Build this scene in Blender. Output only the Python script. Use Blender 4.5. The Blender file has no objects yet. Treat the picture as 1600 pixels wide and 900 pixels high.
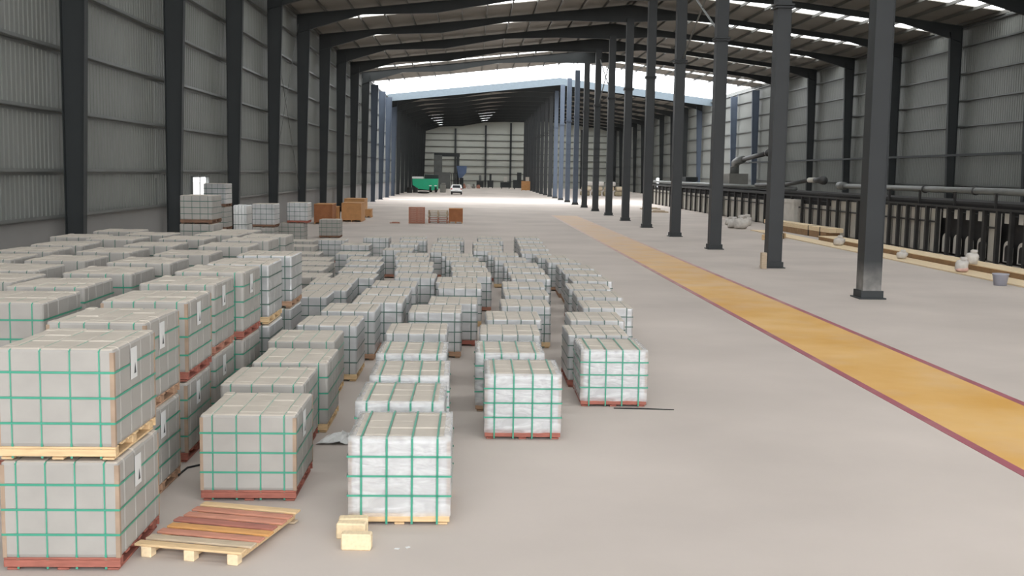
import bpy, math, random
from mathutils import Vector, Matrix
random.seed(7)
sc = bpy.context.scene
COLL = sc.collection

# ------------------------------------------------------------------ camera
H = 3.5
F, PITCH, YAW, ROLL = 1712.16, .1046754, .0370113, .0157121
fw = Vector((math.sin(YAW)*math.cos(PITCH), math.cos(YAW)*math.cos(PITCH), -math.sin(PITCH)))
rt = Vector((math.cos(YAW), -math.sin(YAW), 0)); up = rt.cross(fw)
r2 = rt*math.cos(ROLL) + up*math.sin(ROLL); u2 = up*math.cos(ROLL) - rt*math.sin(ROLL)
cam_d = bpy.data.cameras.new('camera'); cam = bpy.data.objects.new('camera', cam_d); COLL.objects.link(cam)
cam_d.sensor_width = 36; cam_d.lens = F/1600*36; cam_d.clip_end = 2000
cam.matrix_world = Matrix(((r2.x, u2.x, -fw.x, 0), (r2.y, u2.y, -fw.y, 0), (r2.z, u2.z, -fw.z, H), (0, 0, 0, 1)))
sc.camera = cam
CAM = Vector((0, 0, H))
def ray(x, y): return fw*F + r2*(x-800) + u2*(450-y)
def gp(x, y, z=0.0):                                  # a photo pixel on a horizontal plane
    d = ray(x, y); return CAM + d*((z-H)/d.z)

# ------------------------------------------------------------------ world, light, exposure
w = bpy.data.worlds.new('sky'); sc.world = w; w.use_nodes = True
bg = w.node_tree.nodes['Background']
bg.inputs['Color'].default_value = (.955, .975, 1.0, 1); bg.inputs['Strength'].default_value = 5.0
sc.view_settings.view_transform = 'Standard'; sc.view_settings.look = 'None'
sc.view_settings.gamma = 1; sc.view_settings.use_curve_mapping = False
sc.view_settings.exposure = 0.0
sc.cycles.use_denoising = True
sc.cycles.max_bounces = 10; sc.cycles.diffuse_bounces = 6; sc.cycles.transparent_max_bounces = 24
sc.cycles.sample_clamp_indirect = 8
BAY = 10.3723; Y0 = 31.668
def yk(k): return Y0 + BAY*k
XL, XC, XR = -11.54, 11.667, 32.4
Y_OPEN, Y_NEAR_END, Y_FAR, Y_END = -8.0, 128.5, 151.3, yk(22)
def portal(name, loc, rot, sx, sy):                   # marks an opening to the sky for the renderer
    l = bpy.data.lights.new(name, 'AREA'); l.shape = 'RECTANGLE'; l.size = sx; l.size_y = sy
    l.cycles.is_portal = True
    o = bpy.data.objects.new(name, l); o.location = loc; o.rotation_euler = rot; COLL.objects.link(o)
portal('sky_portal_open_end', (10.4, Y_OPEN, 7.5), (math.pi/2, 0, 0), 44, 15)
portal('sky_portal_roof_gap', (10.4, (Y_NEAR_END+Y_FAR)/2, 16.6), (0, 0, 0), 44, Y_FAR-Y_NEAR_END)

# ------------------------------------------------------------------ materials
MAT = {}
def srgb(r, g, b):
    f = lambda c: c/12.92 if c <= .04045 else ((c+.055)/1.055)**2.4
    return (f(r/255), f(g/255), f(b/255), 1)
def mat(name, col, rough=.6, metal=0, var=.0, scale=3.0, bump=0.0, bscale=40., coat=0, spec=.5, stretch=None, col2=None, detail=4.0):
    m = bpy.data.materials.new(name); m.use_nodes = True; nt = m.node_tree; p = nt.nodes['Principled BSDF']
    p.inputs['Roughness'].default_value = rough; p.inputs['Metallic'].default_value = metal
    p.inputs['Specular IOR Level'].default_value = spec
    if coat: p.inputs['Coat Weight'].default_value = coat; p.inputs['Coat Roughness'].default_value = .12
    c = col if len(col) == 4 else (*col, 1)
    p.inputs['Base Color'].default_value = c
    tc = nt.nodes.new('ShaderNodeTexCoord'); mp = nt.nodes.new('ShaderNodeMapping')
    nt.links.new(tc.outputs['Object'], mp.inputs['Vector'])
    if stretch: mp.inputs['Scale'].default_value = stretch
    if var or col2:
        n = nt.nodes.new('ShaderNodeTexNoise'); n.inputs['Scale'].default_value = scale; n.inputs['Detail'].default_value = detail
        nt.links.new(mp.outputs['Vector'], n.inputs['Vector'])
        r = nt.nodes.new('ShaderNodeValToRGB'); r.color_ramp.elements[0].position = .32; r.color_ramp.elements[1].position = .68
        r.color_ramp.elements[0].color = (*[max(0, x*(1-var)) for x in c[:3]], 1)
        r.color_ramp.elements[1].color = col2 if col2 else (*[min(1, x*(1+var)) for x in c[:3]], 1)
        nt.links.new(n.outputs['Fac'], r.inputs['Fac']); nt.links.new(r.outputs['Color'], p.inputs['Base Color'])
    if bump:
        n2 = nt.nodes.new('ShaderNodeTexNoise'); n2.inputs['Scale'].default_value = bscale; n2.inputs['Detail'].default_value = 3
        nt.links.new(mp.outputs['Vector'], n2.inputs['Vector'])
        b = nt.nodes.new('ShaderNodeBump'); b.inputs['Strength'].default_value = bump; b.inputs['Distance'].default_value = .02
        nt.links.new(n2.outputs['Fac'], b.inputs['Height']); nt.links.new(b.outputs['Normal'], p.inputs['Normal'])
        if coat: nt.links.new(b.outputs['Normal'], p.inputs['Coat Normal'])
    MAT[name] = m; return m
mat('concrete', srgb(196, 186, 178), .85, spec=.15, var=.10, scale=.22, bump=.05, bscale=9, detail=7)
mat('apron', srgb(170, 165, 158), .8, var=.1, scale=.3)
mat('lane_yellow', srgb(222, 168, 80), .6, spec=.25, var=.10, scale=.5, col2=srgb(226, 184, 118), detail=6)
mat('lane_red', srgb(158, 74, 88), .5, var=.12, scale=1.2)
mat('wall_sheet', srgb(128, 130, 126), .42, metal=.15, var=.06, scale=.25)
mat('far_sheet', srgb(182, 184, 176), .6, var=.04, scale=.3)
mat('plaster', srgb(140, 138, 136), .85, var=.06, scale=.5)
mat('roof_sheet', srgb(130, 126, 118), .7, var=.07, scale=.35)
mat('purlin', srgb(96, 95, 90), .55, metal=.2, var=.08, scale=.6)
mat('girt', srgb(116, 118, 116), .4, metal=.4, var=.08, scale=.6)
mat('steel', srgb(44, 47, 49), .5, var=.10, scale=.9, bump=.02)
mat('steel_dark', srgb(42, 46, 47), .55, var=.10, scale=.8)
mat('steel_blue', srgb(70, 80, 94), .55, var=.08, scale=.8)  # blue sky light on the gap columns, put into their colour
mat('fascia', srgb(102, 114, 122), .6, var=.05)
mat('steel_foot', srgb(84, 86, 88), .7, var=.35, scale=5, col2=srgb(150, 146, 140))
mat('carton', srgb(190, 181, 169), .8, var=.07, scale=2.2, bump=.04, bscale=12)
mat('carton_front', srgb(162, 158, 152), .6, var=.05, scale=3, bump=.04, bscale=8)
mat('carton_film', srgb(190, 190, 190), .30, metal=.4, var=.10, scale=2.5, bump=.5, bscale=5, coat=.3)
mat('kraft', srgb(160, 138, 118), .8, var=.12, scale=6)
mat('strap', srgb(64, 150, 124), .4, var=.05, scale=8)
mat('strap_dull', srgb(78, 106, 96), .5, var=.08, scale=5)
mat('wood_dark', srgb(122, 92, 74), .85, var=.15, scale=5)
mat('wood_red', srgb(158, 96, 82), .8, var=.18, scale=6, stretch=(1, 8, 8))
mat('wood_pale', srgb(214, 184, 142), .8, var=.12, scale=5, stretch=(1, 8, 8))
mat('wood_mid', srgb(172, 138, 112), .8, var=.15, scale=5, stretch=(1, 8, 8))
mat('wood_grey', srgb(188, 170, 146), .85, var=.12, scale=5, stretch=(1, 8, 8))
mat('wood_orange', srgb(204, 150, 92), .8, var=.12, scale=5, stretch=(1, 8, 8))
mat('plywood', srgb(196, 146, 96), .75, var=.10, scale=3)
mat('timber_side', srgb(150, 118, 84), .8, var=.12, scale=3)
mat('board_red', srgb(190, 132, 110), .8, var=.15, scale=5, stretch=(1, 8, 8))
mat('board_dark', srgb(164, 106, 92), .8, var=.15, scale=5, stretch=(1, 8, 8))
mat('plywood_dark', srgb(160, 104, 66), .75, var=.12, scale=3)
mat('wood_pink', srgb(176, 124, 104), .8, var=.15, scale=5, stretch=(1, 8, 8))
mat('pine', srgb(228, 206, 170), .75, var=.08, scale=4, stretch=(8, 1, 8))
mat('paper', srgb(214, 214, 212), .7, var=.02)
mat('ink', srgb(70, 72, 74), .8)
mat('white_film', srgb(226, 226, 224), .35, var=.08, scale=9, bump=.3, bscale=14, coat=.3)
mat('sack', srgb(206, 201, 195), .8, var=.10, scale=6, bump=.3, bscale=12)
mat('beige_sack', srgb(200, 184, 160), .85, var=.14, scale=1.4, bump=.3, bscale=6)
mat('beige_dirty', srgb(160, 148, 122), .85, var=.2, scale=1.2, bump=.3, bscale=6)
mat('black_steel', srgb(34, 32, 31), .6, var=.2, scale=3)
mat('soot', srgb(40, 38, 38), .9, var=.2, scale=2)
mat('kiln_panel', srgb(186, 181, 171), .65, var=.08, scale=2)
mat('kiln_pale', srgb(198, 194, 186), .7, var=.08, scale=2)
mat('pipe', srgb(112, 114, 112), .45, metal=.2, var=.1, scale=2)
mat('dark_pipe', srgb(58, 58, 58), .5, var=.1, scale=2)
mat('grey_box', srgb(126, 124, 118), .6, var=.06, scale=2)
mat('green_paint', srgb(24, 176, 130), .4, var=.05, scale=1)
mat('white_paint', srgb(232, 232, 230), .3, var=.02, coat=.4)
mat('rubber', srgb(38, 38, 38), .85, var=.1)
mat('dark_glass', srgb(50, 56, 60), .1, spec=.8)
mat('lamp_red', srgb(170, 60, 50), .4)
mat('blue_paint', srgb(84, 102, 134), .5, var=.08, scale=1)
mat('grey_machine', srgb(96, 98, 96), .6, var=.1, scale=1)
mat('bucket_plastic', srgb(168, 168, 178), .5, var=.05)
mat('pink_print', srgb(214, 178, 168), .7, var=.1, scale=8)
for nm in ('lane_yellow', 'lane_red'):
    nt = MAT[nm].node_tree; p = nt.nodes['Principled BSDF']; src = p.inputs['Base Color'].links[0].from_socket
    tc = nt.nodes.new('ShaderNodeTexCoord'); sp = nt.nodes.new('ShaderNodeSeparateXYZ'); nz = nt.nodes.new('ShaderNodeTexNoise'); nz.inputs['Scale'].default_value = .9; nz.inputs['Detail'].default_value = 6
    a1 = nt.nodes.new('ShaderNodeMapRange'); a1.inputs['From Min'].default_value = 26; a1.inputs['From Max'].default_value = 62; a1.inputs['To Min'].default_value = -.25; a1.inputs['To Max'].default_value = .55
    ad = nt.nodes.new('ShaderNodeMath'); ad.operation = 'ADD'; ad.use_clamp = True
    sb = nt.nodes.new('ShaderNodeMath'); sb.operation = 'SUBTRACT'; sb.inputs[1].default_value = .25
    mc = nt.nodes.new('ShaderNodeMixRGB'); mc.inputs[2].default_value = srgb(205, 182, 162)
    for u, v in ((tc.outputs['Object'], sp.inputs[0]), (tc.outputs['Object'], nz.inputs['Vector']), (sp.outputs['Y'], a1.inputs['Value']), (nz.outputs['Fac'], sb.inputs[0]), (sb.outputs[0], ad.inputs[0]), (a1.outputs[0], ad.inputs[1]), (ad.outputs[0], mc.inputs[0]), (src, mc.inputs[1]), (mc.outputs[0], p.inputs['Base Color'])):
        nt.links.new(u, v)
mat('steel_dusty', srgb(44, 47, 49), .6, var=.10, scale=.9)
nt = MAT['steel_dusty'].node_tree; p = nt.nodes['Principled BSDF']; src = p.inputs['Base Color'].links[0].from_socket
tc = nt.nodes.new('ShaderNodeTexCoord'); sp = nt.nodes.new('ShaderNodeSeparateXYZ'); nz = nt.nodes.new('ShaderNodeTexNoise'); nz.inputs['Scale'].default_value = 3
a1 = nt.nodes.new('ShaderNodeMapRange'); a1.inputs['From Min'].default_value = .25; a1.inputs['From Max'].default_value = 1.1; a1.inputs['To Min'].default_value = 1.1; a1.inputs['To Max'].default_value = 0
ml = nt.nodes.new('ShaderNodeMath'); ml.operation = 'MULTIPLY'; ml.use_clamp = True
mc = nt.nodes.new('ShaderNodeMixRGB'); mc.inputs[2].default_value = srgb(176, 172, 166)
for u, v in ((tc.outputs['Object'], sp.inputs[0]), (tc.outputs['Object'], nz.inputs['Vector']), (sp.outputs['Z'], a1.inputs['Value']), (nz.outputs['Fac'], ml.inputs[0]), (a1.outputs[0], ml.inputs[1]), (ml.outputs[0], mc.inputs[0]), (src, mc.inputs[1]), (mc.outputs[0], p.inputs['Base Color'])): nt.links.new(u, v)
# clear stretch film: mostly see-through with a wrinkled sheen
m = bpy.data.materials.new('stretch_film'); m.use_nodes = True; nt = m.node_tree; nt.nodes.clear()
out = nt.nodes.new('ShaderNodeOutputMaterial'); tr = nt.nodes.new('ShaderNodeBsdfTransparent'); p = nt.nodes.new('ShaderNodeBsdfPrincipled')
p.inputs['Base Color'].default_value = (.80, .80, .80, 1); p.inputs['Roughness'].default_value = .25; p.inputs['Specular IOR Level'].default_value = .8
mx = nt.nodes.new('ShaderNodeMixShader'); tc = nt.nodes.new('ShaderNodeTexCoord'); mp = nt.nodes.new('ShaderNodeMapping'); mp.inputs['Scale'].default_value = (1.5, 1.5, 5)
nz = nt.nodes.new('ShaderNodeTexNoise'); nz.inputs['Scale'].default_value = 1.8; nz.inputs['Detail'].default_value = 3; nz.inputs['Distortion'].default_value = 1.0
rm = nt.nodes.new('ShaderNodeMapRange'); rm.inputs['From Min'].default_value = .38; rm.inputs['From Max'].default_value = .68; rm.inputs['To Min'].default_value = .35; rm.inputs['To Max'].default_value = .6
bp_ = nt.nodes.new('ShaderNodeBump'); bp_.inputs['Strength'].default_value = .35; bp_.inputs['Distance'].default_value = .03
for a, b in ((tc.outputs['Object'], mp.inputs[0]), (mp.outputs[0], nz.inputs['Vector']), (nz.outputs['Fac'], rm.inputs['Value']), (nz.outputs['Fac'], bp_.inputs['Height']),
             (bp_.outputs[0], p.inputs['Normal']), (rm.outputs[0], mx.inputs['Fac']), (tr.outputs[0], mx.inputs[1]), (p.outputs[0], mx.inputs[2]), (mx.outputs[0], out.inputs['Surface'])):
    nt.links.new(a, b)
MAT['stretch_film'] = m
# translucent roof-light sheet: lets the sky through, slightly milky
m = bpy.data.materials.new('rooflight'); m.use_nodes = True; nt = m.node_tree; nt.nodes.clear()
out = nt.nodes.new('ShaderNodeOutputMaterial'); tr = nt.nodes.new('ShaderNodeBsdfTransparent'); tr.inputs[0].default_value = (.92, .92, .90, 1)
df = nt.nodes.new('ShaderNodeBsdfTranslucent'); df.inputs[0].default_value = (.8, .8, .78, 1); mx = nt.nodes.new('ShaderNodeMixShader'); mx.inputs[0].default_value = .12
nt.links.new(tr.outputs[0], mx.inputs[1]); nt.links.new(df.outputs[0], mx.inputs[2]); nt.links.new(mx.outputs[0], out.inputs[0])
MAT['rooflight'] = m

# ------------------------------------------------------------------ mesh helpers
class MB:
    def __init__(s): s.v = []; s.f = []; s.mi = []; s.cur = 0
    def add(s, vs, fs):
        o = len(s.v); s.v += [tuple(x) for x in vs]; s.f += [[i+o for i in f] for f in fs]; s.mi += [s.cur]*len(fs); return s
    def box(s, x0, x1, y0, y1, z0, z1):
        return s.add([(x0,y0,z0),(x1,y0,z0),(x1,y1,z0),(x0,y1,z0),(x0,y0,z1),(x1,y0,z1),(x1,y1,z1),(x0,y1,z1)],
                     [(0,3,2,1),(4,5,6,7),(0,1,5,4),(1,2,6,5),(2,3,7,6),(3,0,4,7)])
    def cbox(s, x, y, z, sx, sy, sz): return s.box(x-sx/2, x+sx/2, y-sy/2, y+sy/2, z, z+sz)   # z is the underside
    def bev(s, x0, x1, y0, y1, z0, z1, b=.01):                                               # box with chamfered edges
        vs = []; idx = {}
        for ix, x in enumerate((x0, x1)):
            for iy, y in enumerate((y0, y1)):
                for iz, z in enumerate((z0, z1)):
                    sx, sy, sz = (1-2*ix)*b, (1-2*iy)*b, (1-2*iz)*b
                    for a in range(3):
                        q = [x, y, z]
                        for j, d in enumerate((sx, sy, sz)):
                            if j != a: q[j] += d
                        idx[ix, iy, iz, a] = len(vs); vs.append(q)
        I = lambda ix, iy, iz, a: idx[ix, iy, iz, a]
        fs = []
        for a in range(3):
            b_, c_ = (a+1) % 3, (a+2) % 3
            for e in (0, 1):
                quad = []
                for (p_, q_) in ((0, 0), (1, 0), (1, 1), (0, 1)):
                    t = [0, 0, 0]; t[a] = e; t[b_] = p_; t[c_] = q_; quad.append(I(*t, a))
                fs.append(quad if e else quad[::-1])
        for a in range(3):                             # edges along axis a
            b_, c_ = (a+1) % 3, (a+2) % 3
            for p_ in (0, 1):
                for q_ in (0, 1):
                    t0 = [0, 0, 0]; t0[b_] = p_; t0[c_] = q_; t1 = list(t0); t1[a] = 1
                    fs.append([I(*t0, b_), I(*t1, b_), I(*t1, c_), I(*t0, c_)])
        for ix in (0, 1):
            for iy in (0, 1):
                for iz in (0, 1): fs.append([I(ix, iy, iz, 0), I(ix, iy, iz, 1), I(ix, iy, iz, 2)])
        return s.add(vs, fs)
    def prism(s, poly, axis, a, b):                    # polygon of 2D points extruded along an axis
        n = len(poly)
        def P(p, t): return {'x': (t, p[0], p[1]), 'y': (p[0], t, p[1]), 'z': (p[0], p[1], t)}[axis]
        vs = [P(p, a) for p in poly] + [P(p, b) for p in poly]
        return s.add(vs, [list(range(n))[::-1], list(range(n, 2*n))] + [[i, (i+1) % n, n+(i+1) % n, n+i] for i in range(n)])
    def tube(s, pts, r, n=8, caps=True):
        pts = [Vector(p) for p in pts]; rs = r if isinstance(r, (list, tuple)) else [r]*len(pts); vs = []; fs = []
        for i, p in enumerate(pts):
            t = (pts[min(i+1, len(pts)-1)] - pts[max(i-1, 0)]).normalized()
            u = t.cross(Vector((0, 0, 1)) if abs(t.z) < .95 else Vector((1, 0, 0))).normalized(); v = t.cross(u)
            for k in range(n):
                a = 2*math.pi*k/n; vs.append(p + (u*math.cos(a) + v*math.sin(a))*rs[i])
        for i in range(len(pts)-1):
            for k in range(n): fs.append([i*n+k, i*n+(k+1) % n, (i+1)*n+(k+1) % n, (i+1)*n+k])
        if caps: fs += [list(range(n))[::-1], [(len(pts)-1)*n+k for k in range(n)]]
        return s.add(vs, fs)
    def lathe(s, prof, cx, cy, n=16, cz=0):
        vs = []; fs = []
        for r, z in prof:
            for k in range(n): a = 2*math.pi*k/n; vs.append((cx+r*math.cos(a), cy+r*math.sin(a), cz+z))
        for i in range(len(prof)-1):
            for k in range(n): fs.append([i*n+k, i*n+(k+1) % n, (i+1)*n+(k+1) % n, (i+1)*n+k])
        fs += [list(range(n))[::-1], [(len(prof)-1)*n+k for k in range(n)]]
        return s.add(vs, fs)
    def blob(s, c, sx, sy, sz, seed=0, amp=.12, nu=12, nv=8, flat=True, pw=.75):     # lumpy sack
        rnd = random.Random(seed); ph = [rnd.uniform(0, 6.28) for _ in range(6)]; vs = []; fs = []
        for j in range(nv+1):
            th = math.pi*j/nv
            for i in range(nu):
                a = 2*math.pi*i/nu
                r = 1 + amp*(math.sin(3*a+ph[0]+2*th)+math.sin(5*a+ph[1])*.6+math.sin(4*th+ph[2]+2*a)*.7)
                ex = lambda q: math.copysign(abs(q)**pw, q)
                x, y, z = ex(math.sin(th)*math.cos(a))*r, ex(math.sin(th)*math.sin(a))*r, ex(math.cos(th))*(r if j not in (0, nv) else 1)
                z = max(z, -1) if flat else z
                vs.append((c[0]+x*sx/2, c[1]+y*sy/2, c[2]+sz/2+z*sz/2))
        for j in range(nv):
            for i in range(nu): fs.append([j*nu+i, (j+1)*nu+i, (j+1)*nu+(i+1) % nu, j*nu+(i+1) % nu])
        return s.add(vs, fs)
    def mesh(s, name, mats, smooth=False):
        me = bpy.data.meshes.new(name); me.from_pydata(s.v, [], s.f)
        for mm in (mats if isinstance(mats, (list, tuple)) else [mats]): me.materials.append(MAT[mm])
        if len(me.materials) > 1:
            for p_, i in zip(me.polygons, s.mi): p_.material_index = i
        if smooth: me.shade_smooth()
        me.validate(); return me
    def build(s, name, mats, parent=None, smooth=False, **kw): return put(name, s.mesh(name, mats, smooth), parent, **kw)
def put(name, me, parent=None, loc=None, rz=None, scale=None):
    o = bpy.data.objects.new(name, me); COLL.objects.link(o)
    if parent: o.parent = parent
    if loc is not None: o.location = loc
    if rz: o.rotation_euler = (0, 0, rz)
    if scale: o.scale = scale
    return o
def tag(o, label=None, cat=None, group=None, kind=None):
    if label: o['label'] = label
    if cat: o['category'] = cat
    if group: o['group'] = group
    if kind: o['kind'] = kind
    return o
def thing(name, label, cat, loc=(0, 0, 0), rz=0, group=None):
    o = bpy.data.objects.new(name, None); COLL.objects.link(o); o.location = loc; o.rotation_euler = (0, 0, rz); o.empty_display_size = .1
    return tag(o, label, cat, group)
def struct(o): o['kind'] = 'structure'; return o
ORD = 'zeroth first second third fourth fifth sixth seventh eighth ninth tenth eleventh twelfth thirteenth fourteenth fifteenth sixteenth seventeenth eighteenth nineteenth twentieth twenty-first twenty-second twenty-third twenty-fourth twenty-fifth'.split()

# ------------------------------------------------------------------ the shed: floor and lane
struct(MB().box(-120, 140, -120, 300, -.6, -.35).build('ground_outside', 'apron'))
floor = struct(MB().box(-12.4, 33.3, Y_OPEN-14, Y_END+.6, -.34, 0).build('floor', 'concrete'))
MB().box(6.72, 8.66, -10, 92, -.01, .004).build('painted_lane', 'lane_yellow', floor)
for x in (6.66, 8.72): MB().box(x-.075, x+.075, -10, 92, -.01, .005).build('lane_border', 'lane_red', floor)

mat('pale_kerb', srgb(232, 228, 222), .8, var=.04)  # near-white colour paints a sunlit band across the floor
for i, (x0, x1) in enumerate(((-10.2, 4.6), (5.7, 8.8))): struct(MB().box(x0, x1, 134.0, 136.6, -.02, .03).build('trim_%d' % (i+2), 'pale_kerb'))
# ------------------------------------------------------------------ walls
def corrugated(x, y0, y1, z0, z1, side, pitch=.29, depth=.022):
    mb = MB(); n = max(1, int(round((y1-y0)/pitch))); p = (y1-y0)/n; prof = []
    for i in range(n):
        a = y0+i*p; prof += [(a, 0), (a+p*.58, 0), (a+p*.68, depth), (a+p*.90, depth)]
    prof.append((y1, 0))
    vs = [(x+side*d, y, z0) for y, d in prof] + [(x+side*d, y, z1) for y, d in prof]; m = len(prof)
    mb.add(vs, [[i, i+1, m+i+1, m+i] for i in range(m-1)])
    mb.add([(x-side*.05, y0, z0), (x-side*.05, y1, z0), (x-side*.05, y1, z1), (x-side*.05, y0, z1)], [[0, 1, 2, 3]])   # outer skin
    return mb
XLW, XRW = -11.78, 32.66
WIN = (46.45, 49.2, 2.05, 3.1)
wl = MB()
for a, b, z0, z1 in ((Y_OPEN, 41.3, 2.0, 13.75), (41.3, 41.42, 3.1, 13.75), (41.42, WIN[0], 2.0, 13.75), (WIN[0], WIN[1], WIN[3], 13.75), (WIN[1], Y_END, 2.0, 13.75)):
    c = corrugated(XLW, a, b, z0, z1, 1); wl.add(c.v, c.f)
wall_left = struct(wl.build('wall_left', 'wall_sheet'))
for a, b in ((Y_OPEN, Y_END),): MB().box(XLW-.2, XLW+.05, a, b, 0, 2.0).build('dado', 'plaster', wall_left)
wr = MB()
for a, b, z0 in ((Y_OPEN, 191.6, 0), (191.6, 195.2, 3.0), (195.2, Y_END, 0)):
    c = corrugated(XRW, a, b, z0, 14.0, -1); wr.add(c.v, c.f)
wall_right = struct(wr.build('wall_right', 'wall_sheet'))
MB().box(31.20, 31.32, 40, 124, 5.02, 5.16).build('service_rail', 'steel_dark', wall_right)
dr = struct(MB().box(XRW-.12, XRW+.06, 191.5, 191.6, 0, 3.1).box(XRW-.12, XRW+.06, 195.2, 195.3, 0, 3.1).box(XRW-.12, XRW+.06, 191.6, 195.2, 3.0, 3.1).build('door_1', 'girt'))
def zr(x):                                             # roof line (underside of sheet)
    if x <= XC: return 13.72 + (x-XL)*(16.35-13.72)/(XC-XL)
    return 16.35 + (x-XC)*(13.85-16.35)/(XR-XC)
zprof = [(XLW-.1, zr(XL)-.03), (XC, 16.35), (XRW+.1, zr(XR)-.03)]
def girt(parent, x, side, z, y0, y1):                   # Z-section rail
    mb = MB(); s_ = side
    mb.box(min(x, x+s_*.20), max(x, x+s_*.20), y0, y1, z-.006, z+.006).box(min(x+s_*.192, x+s_*.20), max(x+s_*.192, x+s_*.20), y0, y1, z, z+.09).box(min(x, x+s_*.008), max(x, x+s_*.008), y0, y1, z-.09, z)
    mb.build('girt', 'girt', parent)
for z in (2.05, 3.33, 5.0, 6.72, 8.5, 10.3, 12.1, 13.4): girt(wall_left, XLW+.04, 1, z, Y_OPEN, Y_END)
for z in (1.6, 3.1, 5.15, 7.0, 8.7, 10.45, 12.25, 13.5):
    for a, b in (((Y_OPEN, 191.5), (195.3, Y_END)) if z < 3.2 else ((Y_OPEN, Y_END),)): girt(wall_right, XRW-.04, -1, z, a, b)
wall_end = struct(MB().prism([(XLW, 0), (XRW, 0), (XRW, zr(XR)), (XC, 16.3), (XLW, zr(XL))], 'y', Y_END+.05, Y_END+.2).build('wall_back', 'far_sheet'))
for z in (1.5, 3.2, 4.9, 6.4, 7.9, 9.4, 10.9, 12.4): MB().box(XLW, XRW, Y_END-.15, Y_END+.05, z-.08, z+.08).build('girt', 'purlin', wall_end)
for x in (-4.2, 2.9, 8.8, 18.5, 25.5): MB().box(x-.22, x+.22, Y_END-.55, Y_END-.15, 0, zr(x)-.9).build('wind_post', 'steel', wall_end)
# small bright window in the left wall
win = struct(MB().box(XLW-.02, XLW+.1, WIN[0]-.06, WIN[0], WIN[2], WIN[3]+.06).box(XLW-.02, XLW+.1, WIN[1], WIN[1]+.06, WIN[2], WIN[3]+.06).box(XLW-.02, XLW+.1, WIN[0], WIN[1], WIN[3], WIN[3]+.06).box(XLW-.02, XLW+.1, WIN[0], WIN[1], WIN[2]-.04, WIN[2]).build('window_1', 'girt'))
MB().box(XLW+.02, XLW+.06, 47.78, 47.84, WIN[2], WIN[3]).build('mullion', 'girt', win)

# ------------------------------------------------------------------ roof
def roof(name, y0, y1, lights):                        # lights: one list of y-ranges for each slope
    mb = MB()
    for ls, ((xa, za), (xb, zb)) in zip(lights, zip(zprof, zprof[1:])):
        edges = [y0] + [e for l in ls for e in l] + [y1]
        for a, b in [(edges[i], edges[i+1]) for i in range(0, len(edges), 2)]:
            mb.add([(xa,a,za),(xb,a,zb),(xb,b,zb),(xa,b,za),(xa,a,za+.06),(xb,a,zb+.06),(xb,b,zb+.06),(xa,b,za+.06)],
                   [(0,3,2,1),(4,5,6,7),(0,1,5,4),(1,2,6,5),(2,3,7,6),(3,0,4,7)])
    c = struct(mb.build(name, 'roof_sheet'))
    for ls, px in zip(lights, (PX[:14], PX[14:])):      # roof-light sheets, one between each pair of purlins
        for (a, b) in ls:
            for xa, xb in zip(px, px[1:]):
                MB().add([(xa,a,zr(xa)+.05),(xb,a,zr(xb)+.05),(xb,b,zr(xb)+.05),(xa,b,zr(xa)+.05)], [(0,3,2,1)]).build('roof_light', 'rooflight', c)
    for x in PX:
        z = zr(x); MB().box(x-.035, x+.035, y0, y1, z-.20, z-.005).box(x-.035, x+.05, y0, y1, z-.205, z-.195).build('purlin', 'purlin', c)
    return c
PX = [XL+.05+i*(XC-XL-.25)/13 for i in range(14)] + [XC+.2+i*(XR-XC-.25)/12 for i in range(13)]
NEAR_L = [(yk(k)+3.3, yk(k)+5.4) for k in range(-3, 8)] + [(yk(7)+8.3, yk(7)+9.9), (yk(8)+4.4, yk(8)+6.8)]
NEAR_R = [(yk(k)+2.9, yk(k)+4.95) for k in range(-3, 9)] + [(yk(8)+7.2, yk(8)+9.0)]
FAR_ADDED = [(yk(k)+3.4, yk(k)+6.0) for k in range(12, 22)]  # mostly unseen roof-light rows, added to brighten the far shed
ceiling = roof('ceiling', Y_OPEN, Y_NEAR_END, (NEAR_L, NEAR_R))
ceiling2 = roof('ceiling_far', Y_FAR, Y_END+.2, (FAR_ADDED, FAR_ADDED))
for a, b in NEAR_L + FAR_ADDED: portal('sky_portal_roof_light', ((XL+XC)/2, (a+b)/2, zr(0)+.75), (0, -math.atan2(16.35-13.72, XC-XL), 0), 23.2, b-a)
for a, b in NEAR_R + FAR_ADDED: portal('sky_portal_roof_light', ((XR+XC)/2, (a+b)/2, zr(22)+.75), (0, math.atan2(16.35-13.85, XR-XC), 0), 20.7, b-a)

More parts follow.
